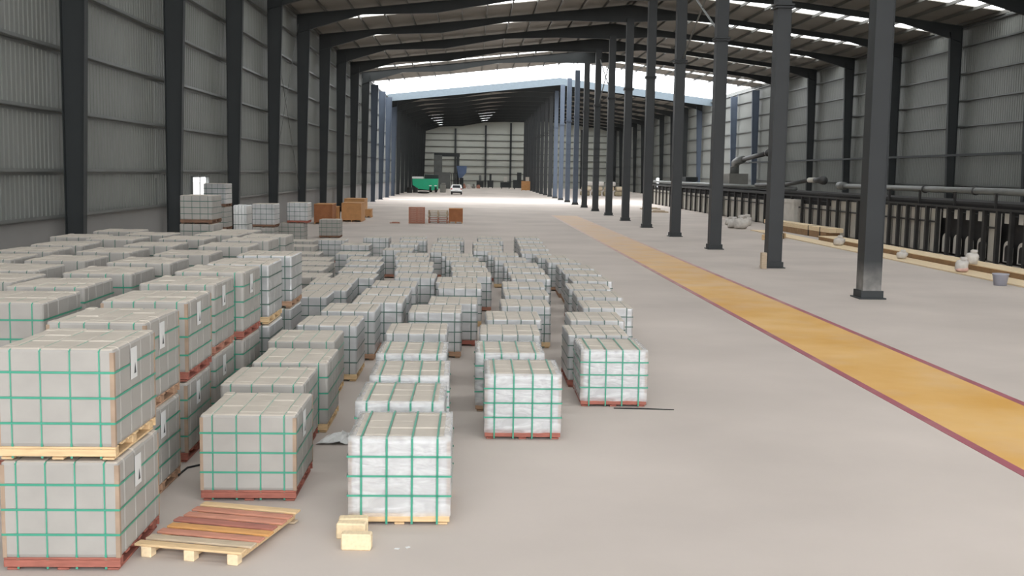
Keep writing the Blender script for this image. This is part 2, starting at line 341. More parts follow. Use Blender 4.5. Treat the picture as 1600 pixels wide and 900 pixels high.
# ------------------------------------------------------------------ steel frame
def tapered_column(k, side):
    """wall column: I-section, deeper towards the eave"""
    y = yk(k); xo = XL if side < 0 else XR; s_ = 1 if side < 0 else -1; top = 13.1 if side < 0 else 13.25
    where = ('left wall' if side < 0 else 'right wall'); n = k + (1 if side < 0 else -2)
    if k > 12: lab = 'dark steel wall column deep in the far shed, %s wall, %s past the gap' % (where.split()[0], ORD[k-12])
    elif k >= 9: lab = 'blue-grey steel column in the roof gap, %s, %s of four' % (where, ORD[k-8])
    else: lab = 'dark tapered steel column on the %s, %s from the camera' % (where, ORD[max(n, 1)])
    t = thing('steel_column', lab, 'column', (xo, y, 0), 0, where + ' columns')
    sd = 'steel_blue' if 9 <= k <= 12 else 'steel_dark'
    d0, d1, hw, tf, tw = .46, .84, .15, .02, .012
    P = lambda a: a*s_
    MB().prism([(P(tf), 0), (P(d0-tf), 0), (P(d1-tf), top), (P(tf), top)], 'y', -tw/2, tw/2).build('web', sd, t)
    MB().prism([(P(0), 0), (P(tf), 0), (P(tf), top+.3), (P(0), top+.3)], 'y', -hw, hw).build('outer_flange', sd, t)
    MB().prism([(P(d0-tf), 0), (P(d0), 0), (P(d1), top), (P(d1-tf), top)], 'y', -hw, hw).build('inner_flange', sd, t)
    MB().box(min(P(-.05), P(d0+.1)), max(P(-.05), P(d0+.1)), -.25, .25, 0, .04).build('base_plate', sd, t)
def mid_column(k):
    y = yk(k); top = 15.1
    if k > 12: lab = 'dark steel column of the middle row inside the far shed, %s past the gap' % ORD[k-12]
    elif k >= 9: lab = 'blue-grey middle row column in the roof gap, %s of four' % ORD[k-8]
    else: lab = 'tall grey box column of the middle row, %s from the camera' % ORD[k+1]
    t = thing('steel_column', lab, 'column', (XC, y, 0), 0, 'middle row columns')
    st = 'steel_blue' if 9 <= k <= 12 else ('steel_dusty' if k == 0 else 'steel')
    MB().box(-.25, .25, -.27, .27, 0, top).build('shaft', st, t)
    for sx in (-1, 1): MB().box(sx*.26-.012, sx*.26+.012, -.285, .285, 0, top).build('flange', st, t)
    MB().bev(-.40, .40, -.40, .40, 0, .04, .008).box(-.33, .33, -.33, .33, .04, .24).build('base_plate', 'steel_dark', t)
    MB().bev(-.36, .36, -.37, .37, 9.83, 9.90, .008).bev(-.36, .36, -.37, .37, 9.93, 10.0, .008).build('splice_collar', st, t)
def rafter(k):
    y = yk(k)
    lab = ('roof rafter spanning the shed, %s frame from the camera' % ORD[k+3]) if k <= 8 else ('rafter of the far shed roof, %s past the gap' % ORD[k-11])
    t = thing('roof_rafter', lab, 'roof beam', (0, y, 0), 0, 'roof rafters')
    hw = .13
    L = XC-XL
    def half(name, xs, ds):
        top = [(x, zr(x)-.21) for x in xs]; bot = [(x, zr(x)-.21-d) for x, d in zip(xs, ds)]
        web = MB().prism(top + bot[::-1], 'y', -.008, .008).build(name, 'steel_dark', t)
        fl = MB()
        for a, b in zip(bot, bot[1:]): fl.prism([a, b, (b[0], b[1]-.02), (a[0], a[1]-.02)], 'y', -hw, hw)
        for a, b in zip(top, top[1:]): fl.prism([a, b, (b[0], b[1]+.02), (a[0], a[1]+.02)], 'y', -hw, hw)
        fl.build('flange', 'steel_dark', web)
    half('left_beam', [XL, XL+.9, XL+4.2, XL+9, XL+14, XL+18.5, XC], [1.15, 1.0, .36, .72, .36, .70, 1.25])
    half('right_beam', [XC, XC+4, XC+8, XR-4, XR-.9, XR], [1.25, .52, .34, .34, .85, 1.05])
for k in range(-2, 22):
    if k >= -1:
        tapered_column(k, -1); mid_column(k) if k >= 0 else None
        tapered_column(k, 1) if k >= 3 else None
    if k <= 8 or k >= 12: rafter(k)
# fascia sheet on the edge of the far roof
struct(MB().prism([(XLW, zr(XL)-.85), (XC, 15.5), (XRW, zr(XR)-.85), (XRW, zr(XR)+.12), (XC, 16.47), (XLW, zr(XL)+.12)], 'y', Y_FAR-.35, Y_FAR-.25).build('trim_1', 'fascia'))
# thin bracing rods
for k in (3, 7):
    y0, y1 = yk(k), yk(k+1)
    t = thing('cross_bracing', 'thin crossed bracing rods on the left wall, %s bay shown' % ('nearer' if k == 3 else 'farther'), 'bracing rods', (XL+.1, y0, 0), 0, 'wall bracing rods')
    for a, b in ((2.2, 12.9), (12.9, 2.2)): MB().tube([(0, .155, a), (0, y1-y0-.155, b)], .018, 6).build('rod', 'girt', t)
for k in (2, 6):
    y0, y1 = yk(k), yk(k+1)
    t = thing('cross_bracing', 'diagonal bracing tubes between middle row columns, %s pair' % ('nearer' if k == 2 else 'farther'), 'bracing rods', (XC+.1, y0, 0), 0, 'column bracing tubes')
    for a, b in ((10.1, 14.2), (14.2, 10.1)): MB().tube([(0, .32, a), (0, y1-y0-.32, b)], .05, 8).build('brace_tube', 'girt', t)

# ------------------------------------------------------------------ pallets of strapped cartons
W, D = 1.0, 1.2
SX = [-.375, -.125, .125, .375]; SYD = [-.45, -.15, .15, .45]; SZ = [.24, .50, .76]
def load_mesh(seed, film):
    """unit-high block of cartons, nipped in along the strap lines, with uneven cells"""
    rnd = random.Random(seed)
    def axis(lo, hi, cuts, e):
        pts = sorted(set([lo, lo+e, hi-e, hi] + [c+o for c in cuts for o in (-.014, 0, .014)]))
        return [(p, 1. if any(abs(p-c) < 1e-6 for c in cuts) else 0.) for p in pts]
    xs, ys, zs = axis(-W/2, W/2, SX, .03), axis(-D/2, D/2, SYD, .03), axis(0, 1, SZ, .035)
    nx, ny, nz = len(xs), len(ys), len(zs); idx = {}; vs = []
    cell = {}
    def bump(key): return cell.setdefault(key, rnd.uniform(-.006, .007))
    def ci(v, cuts): return sum(1 for c in cuts if v > c)
    def V(i, j, k):
        if (i, j, k) in idx: return idx[i, j, k]
        (x, dx), (y, dy), (z, dz) = xs[i], ys[j], zs[k]; px, py, pz = x, y, z
        ex, ey, ez = i in (0, nx-1), j in (0, ny-1), k in (0, nz-1)
        nb = ex+ey+ez; ins = .012 if nb > 1 else 0
        amt = .013 if film else .011
        if ex:
            d = amt*max(dy, dz*.6) + ins; px -= math.copysign(d, x)
            if not (dy or dz): px += math.copysign(bump(('x', i, ci(y, SYD), ci(z, SZ))), x)*.7
        if ey:
            d = amt*max(dx, dz*.6) + ins; py -= math.copysign(d, y)
            if not (dx or dz): py += math.copysign(bump(('y', j, ci(x, SX), ci(z, SZ))), y)*.7
        if k == nz-1:
            pz -= (amt*max(dx, dy*1.9) + ins*(1.4 if film else 1))
            if not (dx or dy): pz += bump(('z', ci(x, SX), ci(y, SYD)))
        idx[i, j, k] = len(vs); vs.append((px, py, pz)); return idx[i, j, k]
    fs = []; mi = []
    for i in range(nx-1):
        for j in range(ny-1):
            fs.append([V(i,j,nz-1), V(i+1,j,nz-1), V(i+1,j+1,nz-1), V(i,j+1,nz-1)]); mi.append(0)
            fs.append([V(i,j,0), V(i,j+1,0), V(i+1,j+1,0), V(i+1,j,0)]); mi.append(0)
    for i in range(nx-1):
        for k in range(nz-1):
            fs.append([V(i,0,k), V(i+1,0,k), V(i+1,0,k+1), V(i,0,k+1)]); mi.append(1)
            fs.append([V(i,ny-1,k), V(i,ny-1,k+1), V(i+1,ny-1,k+1), V(i+1,ny-1,k)]); mi.append(1)
    for j in range(ny-1):
        for k in range(nz-1):
            fs.append([V(0,j,k), V(0,j,k+1), V(0,j+1,k+1), V(0,j+1,k)]); mi.append(1)
            fs.append([V(nx-1,j,k), V(nx-1,j+1,k), V(nx-1,j+1,k+1), V(nx-1,j,k+1)]); mi.append(1)
    mb = MB(); mb.v = vs; mb.f = fs; mb.mi = mi
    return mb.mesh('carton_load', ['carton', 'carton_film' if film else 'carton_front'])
BASE = .12
def ribbon(mb, pts, half, nrm_axis, side):              # flat strap following points
    for a, b in zip(pts, pts[1:]):
        a, b = Vector(a), Vector(b); hv = Vector(half); mb.add([a-hv, a+hv, b+hv, b-hv], [(0, 1, 2, 3)])
SW, SO = .010, .003
def strap_x(x, h, o=0.):                                      # loop front - top - back at one x
    mb = MB(); hv = (SW, 0, 0); f, b, t = -D/2-SO+.008-o, D/2+SO-.008+o, h+SO-.010+o*.9
    ribbon(mb, [(x, f, .015), (x, f, t-.02), (x, f+.02, t), (x, b-.02, t), (x, b, t-.02), (x, b, .015)], hv, None, 1)
    return mb
def strap_y(y, h):
    mb = MB(); l, r, t = -W/2-SO+.008, W/2+SO-.008, h+SO-.0075
    ribbon(mb, [(l, y, BASE), (l, y, t-.02), (l+.02, y, t), (r-.02, y, t), (r, y, t-.02), (r, y, BASE)], (0, SW*.8, 0), None, 1)
    return mb
def belt(z, o=0.):
    mb = MB(); x, y = W/2+.006+o, D/2+.006+o
    ribbon(mb, [(-x, -y, z), (x, -y, z), (x, y, z), (-x, y, z), (-x, -y, z)], (0, 0, SW), None, 1); return mb
def film_mesh(h, seed):
    rnd = random.Random(seed); mb = MB(); n = 40; nz = 12; ring = []
    hx, hy = W/2+.006, D/2+.006
    per = [(-hx, -hy), (hx, -hy), (hx, hy), (-hx, hy)]
    pts = []
    for a, b in zip(per, per[1:]+per[:1]):
        for i in range(10): t = i/10; pts.append((a[0]+(b[0]-a[0])*t, a[1]+(b[1]-a[1])*t))
    vs = []
    for k in range(nz+1):
        z = BASE-.03+(h+.006-BASE+.03)*k/nz
        for i, (x, y) in enumerate(pts):
            q = 1 + rnd.uniform(-.002, .005)*(1 if i % 10 else 0)
            vs.append((x*q, y*q, z+rnd.uniform(-.006, .006)*(0 if k == nz else 1)))
    for i, (x, y) in enumerate(pts): vs.append((x*.86, y*.88, h+.008))
    m_ = len(pts); fs = []
    for k in range(nz+1):
        for i in range(m_): fs.append([k*m_+i, k*m_+(i+1) % m_, (k+1)*m_+(i+1) % m_, (k+1)*m_+i])
    mb.v = vs; mb.f = fs; mb.mi = [0]*len(fs); return mb.mesh('stretch_film', 'stretch_film', True)
CACHE = {}
def cached(key, fn):
    if key not in CACHE: CACHE[key] = fn()
    return CACHE[key]
def deck_parts(wood):
    parts = []
    for i in range(7):
        y = -D/2+.05+i*(D-.1)/6; parts.append(('deck_board', cached(('deck', wood), lambda: MB().bev(-W/2, W/2, -.048, .048, 0, .02, .004).mesh('deck_board', wood)), (0, y, BASE-.022)))
    for x in (-.43, 0, .43):
        for y in (-D/2+.09, 0, D/2-.09): parts.append(('block', cached(('blk', wood), lambda: MB().bev(-.05, .05, -.06, .06, 0, .074, .005).mesh('block', wood)), (x, y, .022)))
        parts.append(('bottom_board', cached(('bot', wood), lambda: MB().bev(-.05, .05, -D/2+.02, D/2-.02, 0, .02, .004).mesh('bottom_board', wood)), (x, 0, 0.001)))
    for y in (-D/2+.012, D/2-.012): parts.append(('edge_board', cached(('edge', wood), lambda: MB().bev(-W/2, W/2, -.01, .01, 0, .062, .003).mesh('edge_board', wood)), (0, y, .034)))
    return parts
def base_mesh(wood):
    mb = MB()
    for n, me, loc in deck_parts(wood):
        mb.add([(v.co.x+loc[0], v.co.y+loc[1], v.co.z+loc[2]) for v in me.vertices], [list(p_.vertices) for p_ in me.polygons])
    return mb.mesh('wooden_base', wood)
def strap_key(h): return round(h, 2)
def pallet(label, group, x, y, z, h, rz, film, wood, near, labelled=False, film_shell=False, boards=False):
    """x, y: middle of the front edge on plan; the thing's origin is the middle of its base"""
    h = strap_key(h)
    cx, cy = x - math.sin(rz)*D/2, y + math.cos(rz)*D/2
    t = thing('carton_pallet', label, 'pallet', (cx, cy, z), rz, group)
    seed = random.randrange(4)
    me = cached(('load', seed, film), lambda: load_mesh(seed, film))
    put('carton_load', me, t, (0, 0, BASE), None, (1, 1, h-BASE))
    zs = [BASE+(h-BASE)*q for q in SZ]
    SOF = .011 if film_shell else 0.
    if near:
        for n, m_, loc in deck_parts(wood): put(n, m_, t, loc)
        for xx in SX: put('strap', cached(('sx', xx, h, film_shell), lambda: strap_x(xx, h, SOF*2).mesh('strap', 'strap')), t)
        for zz in zs: put('strap', cached(('bz', h, zz, film_shell), lambda: belt(zz, SOF).mesh('strap', 'strap')), t)
        for sx in ((-1, 1) if boards else ()):
            for sy in (-1, 1):
                def cb():
                    mb = MB(); X, Y = sx*(W/2+.001), sy*(D/2+.001)
                    mb.box(min(X, X-sx*.035), max(X, X-sx*.035), min(Y, Y+sy*.003), max(Y, Y+sy*.003), BASE, h-.03)
                    mb.box(min(X, X+sx*.003), max(X, X+sx*.003), min(Y, Y-sy*.035), max(Y, Y-sy*.035), BASE, h-.03); return mb.mesh('corner_board', 'kraft')
                put('corner_board', cached(('cb', sx, sy, h), cb), t)
    else:
        def net():
            mb = MB()
            for q in [strap_x(xx, h) for xx in SX] + [belt(zz) for zz in zs]: mb.add(q.v, q.f)
            return mb.mesh('strapping', 'strap_dull')
        put('strapping', cached(('net', h), net), t)['kind'] = 'stuff'
        put('wooden_base', cached(('base', wood), lambda: base_mesh(wood)), t)
    if film_shell: put('stretch_film', cached(('film', seed, h), lambda: film_mesh(h, seed)), t)
    if labelled:
        l = put('label_sheet', cached('lbl', lambda: MB().box(-.001, .001, -.09, .09, -.14, .14).mesh('label_sheet', 'paper')), t, (W/2+.011, -.08, h*.79))
        put('printed_mark', cached('mark', lambda: MB().prism([(-.03, 0), (.03, 0), (.012, .06), (0, .10), (-.012, .06)], 'x', .0012, .002).mesh('printed_mark', 'ink')), l, (0, .03, -.10))
    return t
ROWS = {
'A': (1, .86, 'rightmost row', [(909,1011.6,548),(888.5,982.4,523.3),(891.7,975.7,500),(911.5,988,481),(903.4,971,464),(887,957,451),(895,957,439.3),(882.4,940.7,428),(874.7,927.5,419),(856.8,907,410),(841,888.6,402.8),(814,862,396),(813,857.5,388.5),(811,852,383),(809,848,377),(805,843,372)]),
'B': (1, .86, 'second row from the right', [(758.7,876.8,586.4),(745,849,553),(750,844,522.7),(762,844.5,499),(784,859.5,478),(789,858,461),(787,850.5,448),(799,860.6,435.7),(794.5,851,425.3),(789,840,415.7),(773.5,822,406.7),(763.4,809,399),(741.6,783,392),(741,784.4,386.5),(739,781,381),(745.5,787.5,376),(745,783.6,371.6)]),
'C': (1, .88, 'third row from the right', [(545,703,685),(555.5,693,630),(580,699,589),(589,695.5,554.4),(602,698,521),(636.7,722,488),(669,745.5,473.5),(683,754,450),(681,746,440),(705,769,431.5),(705,762.6,423),(704,758.8,414.4),(698,747,406.7),(690,739,400),(674.8,716.8,394),(674.8,716.8,388),(675.5,717.5,381.8),(685.7,723,376.8),(685.7,720.6,372)]),
'D': (1, .93, 'fourth row from the right', [(312,462,648.5),(342.5,475,600.6),(393.4,512,566.4),(418,522,533.4),(464,556,507.7),(500,586,486),(550,626,474.3),(566,635.5,459.5),(581,648,446.3),(616,680.6,433.9),(616.9,674.4,423),(620.7,675,414.4),(618.4,668,406.3),(617.6,666.6,398.9),(596,645,391),(609,652,382),(624.6,666,376),(625,665,371)]),
'E': (1, .90, 'fifth row from the right', [(435,509,463.5),(470,541,453),(483,545,444),(521,581,434.6),(529,587,423.8),(537.5,595,413.7),(540.6,593.5,405),(521,576.4,397.3),(530,578,383),(498,538,375),(566,606,372.5)]),
'F': (1, .90, 'short row just behind the two-high stacks', [(448,509,433),(443,505,422),(458,514,413.7),(460,514,406),(445,499,397),(446,489,385),(448,487,377)]),
'G': (2, .97, 'two-high row beside the aisle', [(-5,172,545),(69,230,504),(158,291,470),(217.8,333,444.4),(264.4,373,427.8),(322,420,412),(368.6,456,398.8)]),
'H': (2, .97, 'second two-high row from the aisle', [(-60,53,472),(8,130.6,448),(99.5,202,427),(168.7,262,411),(239.4,325.7,397.7),(309.5,385.8,385),(346.9,413.7,376.5),(380,443,370)]),
'I': (2, .97, 'third two-high row from the aisle', [(-90,8,439.5),(-55,54.4,421.6),(36.5,132,406.9),(110,210,393.8),(188,273,383.7),(246.4,318,374),(303,364,367.6),(330,388,363)]),
'J': (2, .97, 'fourth two-high row from the aisle', [(-80,15.6,404.5),(-9,74.7,393),(43.5,130.6,382.8),(127.5,212,374),(193.5,262,367)]),
'K': (2, .97, 'two-high row next to the left wall', [(80,146,370.3),(142,212,361.5)]),
}
WOODS = ['wood_red', 'wood_mid', 'wood_pale', 'wood_red', 'wood_pink']
PW = {('A', 0): 'wood_red', ('B', 0): 'wood_red', ('C', 0): 'wood_pale', ('D', 0): 'wood_red'}
for r, (tiers, th, rowname, L) in ROWS.items():
    last_back = -1e9; last = None
    for i, (xl, xr, yf) in enumerate(L):
        h = th + (random.uniform(-.02, .02) if i else 0)
        htop = h if tiers == 1 else 2*h+.012
        a, b = gp(xl, yf, htop), gp(xr, yf, htop)
        x, y = (a.x+b.x)/2, (a.y+b.y)/2
        x += .0
        if last and y < last[1]+D+.12: y = last[1]+D+.12
        last = (x, y)
        wood = PW.get((r, i)) or random.choice(WOODS)
        film = r in 'ABCE' or (r == 'D' and i > 3) or (r == 'G' and i > 4)
        near = y < 16.5
        rz = random.uniform(-.012, .012) if i else 0
        kindw = 'film-wrapped' if film else 'grey strapped'
        grp = 'carton pallets in the ' + rowname
        if tiers == 1:
            pallet('%s carton pallet, %s from front in the %s' % (kindw, ORD[i+1], rowname), grp, x, y, 0, h, rz, film, wood, near, r == 'D' and i == 0, r in 'ABC' and near, i == 0)
        else:
            pallet('lower carton pallet of %s stack from front, %s' % (ORD[i+1], rowname), grp, x+random.uniform(-.02, .02)+(.03 if i == 0 else 0), y, 0, h, rz, film, 'wood_red' if i == 0 else wood, near and r == 'G', r == 'G' and i < 4, False, r == 'G' and i < 3)
            pallet('upper carton pallet of %s stack from front, %s' % (ORD[i+1], rowname), grp, x, y, h+.012, h, rz+random.uniform(-.008, .008), film, 'wood_pale' if i == 0 else wood, near and r in 'GH', r == 'G' and i < 5, False, r == 'G' and i < 3)

# pallets standing farther back by the left wall, by plan position
def back_pallet(label, x0, x1, y, z, h, film=False, wood='wood_dark'):
    t = pallet(label, 'carton pallets by the left wall', (x0+x1)/2, y, z, h, 0, film, wood, False)
    t.scale = ((x1-x0)/W, 1, 1); return t
back_pallet('bottom carton pallet under the large grey one left of the window', -8.3, -7.35, 31.4, 0, .95)
back_pallet('middle carton pallet under the large grey one left of the window', -8.3, -7.35, 31.4, .962, .95)
back_pallet('large grey strapped carton pallet on top, just below the bright window', -8.28, -7.38, 31.4, 1.924, .80)
back_pallet('bottom carton pallet of the tall stack covering part of the window', -11.05, -10.15, 45.6, 0, .95)
back_pallet('middle carton pallet of the tall stack covering part of the window', -11.05, -10.15, 45.6, .962, .95)
back_pallet('topmost carton pallet of the tall stack, partly covering the window', -11.05, -10.15, 45.6, 1.924, .95, film=True)
t = back_pallet('narrow carton pallet under bright white film by the left wall', -10.8, -10.2, 50, 0, 1.85, film=True)
for c in t.children:
    if c.name.startswith('carton_load'):
        c.data = c.data.copy(); c.data.materials[1] = MAT['white_film']; c.data.materials[0] = MAT['white_film']
back_pallet('lower carton pallet under the wide silvery wrapped one', -9.75, -8.8, 49, 0, .92)
back_pallet('wide silvery film-wrapped pallet, second tier, left of the stacked pair', -9.75, -8.76, 49, .932, 1.03, film=True, wood='wood_dark')
back_pallet('lower dark grey carton pallet of the pair before the plywood crates', -9.30, -8.1, 53, 0, .93)
back_pallet('upper silvery carton pallet of the pair before the plywood crates', -8.90, -7.9, 53, .942, .98, film=True, wood='wood_red')
back_pallet('single grey carton pallet standing right of the stacked pair', -7.92, -6.86, 57, 0, .95)
# ------------------------------------------------------------------ plywood crates and pallet stacks on the floor
def crate(label, xl, xr, yb, z, h, depth, wood='plywood', dark=False):
    a, b = gp(xl, yb, z), gp(xr, yb, z); w_ = b.x-a.x
    t = thing('plywood_crate', label, 'crate', ((a.x+b.x)/2, (a.y+b.y)/2+depth/2, z), 0, 'plywood crates')
    MB().box(-w_/2+.03, w_/2-.03, -depth/2+.03, depth/2-.03, .1, h-.03).build('body', 'plywood_dark' if dark else wood, t)
    MB().bev(-w_/2, w_/2, -depth/2, depth/2, h-.04, h, .01).build('lid', wood, t)
    for sx in (-1, 0, 1): MB().bev(sx*(w_/2-.05)-.04, sx*(w_/2-.05)+.04, -depth/2, depth/2, 0, .1, .01).build('skid', wood, t)
    for sx in (-1, 1): MB().bev(sx*(w_/2-.04)-.04, sx*(w_/2-.04)+.04, -depth/2-.01, -depth/2+.03, .1, h-.04, .006).build('batten', 'plywood_dark' if dark else wood, t)
    return t
crate('dark orange plywood crate, leftmost of the crates by the wall', 490, 520, 350, 0, 1.30, 2.2, dark=True)
crate('small pale plywood crate between the two big orange crates', 521, 529, 347, 0, 1.05, 1.2)
crate('big plywood crate, front one of the right pair by the wall', 533, 565, 346.5, 0, 1.28, 3.0, dark=False)
crate('long low plywood crate, rearmost, beside the left wall columns', 537, 570, 332, 0, 1.15, 3.0)
crate('small plywood crate at the right end beside the aisle', 566, 580, 340, 0, .62, 1.6)
def pallet_stack_item(name, label, loc, rz, boards=6, wood='wood_red', tilt=None, w_=1.1, d_=1.1):
    t = thing(name, label, 'wooden pallet', loc, rz, 'empty wooden pallets')
    for i in range(boards):
        y = -d_/2+.05+i*(d_-.1)/(boards-1); put('deck_board', cached(('pd', wood, w_), lambda: MB().bev(-w_/2, w_/2, -.05, .05, 0, .022, .004).mesh('deck_board', wood)), t, (0, y, .10))
    for x in (-w_/2+.06, 0, w_/2-.06): put('stringer', cached(('ps', wood, d_), lambda: MB().bev(-.045, .045, -d_/2, d_/2, 0, .098, .005).mesh('stringer', wood)), t, (x, 0, .001))
    if tilt: t.rotation_euler = tilt
    return t
# left heap: pallets standing on edge, middle heap: pallets lying flat, right: a crate
c = gp(651, 349.5)
for i in range(4):
    pallet_stack_item('wooden_pallet', 'reddish empty pallet standing on edge in the aisle, %s from front' % ORD[i+1], (c.x, c.y+.13*i+.12, .56), 0, 9, 'wood_pink', (math.pi/2, 0, 0), 1.08, 1.1)
c = gp(684, 349)
for i in range(7):
    pallet_stack_item('wooden_pallet', 'empty pallet lying in the middle aisle stack, %s from the floor' % ORD[i+1], (c.x+random.uniform(-.03, .03), c.y+.6, i*.125+.001), random.uniform(-.03, .03), 6, 'wood_pink' if i < 3 else 'wood_grey', None, 1.35, 1.1)
crate('brown plywood crate at the right end of the aisle heap', 701, 723, 349, 0, 1.02, 1.0, dark=True)
a_ = gp(617, 349); tag(MB().bev(-.35, .35, -.1, .1, 0, .06, .01).bev(-.2, .3, -.02, .1, .06, .1, .01).build('wood_offcut', 'wood_pink', None, loc=(a_.x, a_.y, 0)), 'small dark wood offcut lying alone left of the aisle pallets', 'wood scrap')

# ------------------------------------------------------------------ the empty pallet and small things in front
t = thing('wooden_pallet', 'empty weathered pallet with red and pale boards in the foreground', 'wooden pallet', (-2.34, 10.22, 0), math.radians(-14))
cols = ['wood_pale', 'wood_grey', 'board_red', 'wood_orange', 'board_dark', 'board_red', 'board_red', 'wood_pale']
for i, cname in enumerate(cols):
    y = -.60+i*.172
    MB().bev(-.52, .52, -.058, .058, .0, .022, .005).build('deck_board', cname, t, loc=(random.uniform(-.02, .02), y, .100), rz=random.uniform(-.02, .02))
for x in (-.42, 0, .42):
    MB().bev(-.045, .045, -.62, .64, .03, .099, .006).build('stringer', 'wood_pale', t, loc=(x, 0, 0))
    MB().bev(-.05, .05, -.05, .05, .0, .098, .006).build('block', 'pine', t, loc=(x, -.61, .001))
MB().bev(-.5, .5, -.05, .05, .0, .02, .004).build('bottom_board', 'wood_grey', t, loc=(0, .58, .005))
def block(label, x, y, z, rz): tag(MB().bev(-.14, .14, -.06, .06, 0, .155, .012).build('wood_block', 'pine', None, loc=(x, y, z), rz=rz), label, 'wood block', 'pale wood blocks')
block('pale wood block nearest the camera, in front of the wrapped pallet', -1.04, 9.93, 0, -.05)
block('pale wood block standing behind the nearest block', -1.12, 10.24, 0, -.10)
block('pale wood block touching the wrapped pallet corner, rearmost', -1.12, 10.40, 0, .06)
mb = MB(); n = 9; rnd = random.Random(3)
vs = [( (i/8-.5)*.62*(1-.35*j/5), (j/5-.5)*.5, .012+.10*abs(math.sin(i*1.3+j*.9))*math.sin(math.pi*i/8)*math.sin(math.pi*(j+.5)/6)+rnd.uniform(0, .02)) for j in range(6) for i in range(n)]
mb.add(vs, [[j*n+i, j*n+i+1, (j+1)*n+i+1, (j+1)*n+i] for j in range(5) for i in range(n-1)])
mb.add([(x, y, z-.008) for x, y, z in vs], [[j*n+i, (j+1)*n+i, (j+1)*n+i+1, j*n+i+1] for j in range(5) for i in range(n-1)])
tag(mb.build('film_scrap', 'white_film', None, loc=(-1.66, 14.05, 0)), 'crumpled white film scrap on the floor between two pallet rows', 'plastic scrap')
a_ = gp(282, 741); b_ = gp(312, 728)
tag(MB().tube([a_+Vector((.0, -.1, .012)), a_+Vector((0, 0, .012)), a_.lerp(b_, .45)+Vector((-.04, .08, .012)), b_+Vector((0, 0, .012)), b_+Vector((.15, .02, .012))], .012, 6).build('black_hose', 'rubber'), 'thin black hose on the floor left of the front strapped pallet', 'hose')
a_ = gp(948, 637.5); b_ = gp(1009, 643)
tag(MB().prism([(0, 0), (.9, -.02), (.9, 0), (.45, .05), (0, .03)], 'z', .002, .012).build('strap_offcut', 'rubber', None, loc=(a_.x+.1, a_.y-.05, 0), rz=-.06), 'dark strap offcut on the floor before the rightmost front pallet', 'strap scrap')
for i, (px, py) in enumerate(((620, 858), (637, 856))):
    q = gp(px, py); tag(MB().prism([(-.025, -.01), (.02, -.015), (.028, .012), (-.015, .018)], 'z', .002, .008).build('paper_scrap', 'paper', None, loc=(q.x, q.y, 0), rz=i*.8), '%s of two tiny white paper scraps on the front floor' % ('left one', 'right one')[i], 'paper scrap', 'paper scraps')

# ------------------------------------------------------------------ right side: kiln line, timber, sacks
KX = 22.0
kt = thing('roller_kiln', 'long dark kiln line with black posts and grey panels along the right side', 'kiln', (KX, 40, 0))
KY0, KY1 = 38.0, 136.0
MB().box(.45, 4.2, KY0-40, KY1-40, .05, 2.0).build('kiln_body', 'soot', kt)
MB().box(.9, 3.8, KY0-40, KY1-40, 2.0, 2.5).build('kiln_roof', 'soot', kt)
ys = []; y = KY0
while y < KY1: ys.append(y); y += 1.2 if y < 58 else (1.78 if y < 72 else 2.35)
for i, y in enumerate(ys):
    put('frame_post', cached('kpost', lambda: MB().box(-.08, .08, -.09, .09, 0, 2.24).mesh('frame_post', 'black_steel')), kt, (0, y-40, 0))
    y2 = ys[i+1] if i+1 < len(ys) else KY1; c = (y+y2)/2-40; w_ = (y2-y)/2-.02
    if y < 51 and i % 5 != 1:
        MB().box(.16, .20, -w_*.62, w_*.62, 1.72, 2.14).build('inspection_plate', 'kiln_pale', kt, loc=(0, c, 0))
        arc = [(w_*.6*math.cos(math.pi*q/8), .72+w_*.5*math.sin(math.pi*q/8)) for q in range(9)]
        g_ = MB().prism([(-w_*.6, .12)] + [(w_*.6, .12)] + arc, 'x', .18, .26).build('burner_port', 'kiln_pale', kt, loc=(0, c, 0))
        if y < 46.5: MB().prism([(-w_*.28, .16)] + [(w_*.36, .16)] + [(w_*.04+w_*.32*math.cos(math.pi*q/8), .66+w_*.3*math.sin(math.pi*q/8)) for q in range(9)], 'x', .165, .178).build('port_recess', 'soot', g_)
    else:
        MB().box(.16, .22, -w_*.86, w_*.86, .06, 2.12 if y < 66 else 1.75).build('side_panel', 'kiln_panel', kt, loc=(0, c, 0))
        MB().box(.04, .12, -w_, w_, 1.46, 1.54).build('cross_rail', 'black_steel', kt, loc=(0, c, 0))
MB().box(-.06, .10, KY0-40, KY1-40, 2.22, 2.31).build('top_rail', 'black_steel', kt)
MB().box(.3, .42, KY0-40, KY1-40, 2.42, 2.50).build('cable_tray', 'black_steel', kt)
for i, y in enumerate(range(42, 66, 4)): MB().box(.2, .3, y-40-.05, y-40+.05, 2.3, 2.95).build('pipe_support', 'black_steel', kt)
MB().tube([(.5, KY0-40, 3.02), (.5, 66.6-40, 3.02)], .15, 12).tube([(.5, 65.9-40, 3.02), (.5, 66.9-40, 3.02)], .24, 12).build('air_pipe', 'pipe', kt, True)
for y in (43, 48.5, 54, 60): MB().tube([(.5, y-40-.06, 3.02), (.5, y-40+.06, 3.02)], .20, 12).build('pipe_flange', 'dark_pipe', kt, True)
MB().tube([(.5, 76-40, 2.70), (.5, KY1-40, 2.70)], .15, 10).build('air_pipe', 'pipe', kt, True)
MB().box(.3, .7, 80-40, KY1-40, 2.30, 2.52).build('gas_manifold', 'dark_pipe', kt)
MB().tube([(.3, 72.4-40, 3.33), (.3, 78-40, 2.95), (.3, 86-40, 2.85)], .14, 10).build('fuel_hose', 'dark_pipe', kt, True)
MB().tube([(.3, 72.3-40, 3.33), (.3, 71.2-40, 3.34)], .17, 10).build('pipe_coupling', 'kiln_pale', kt, True)
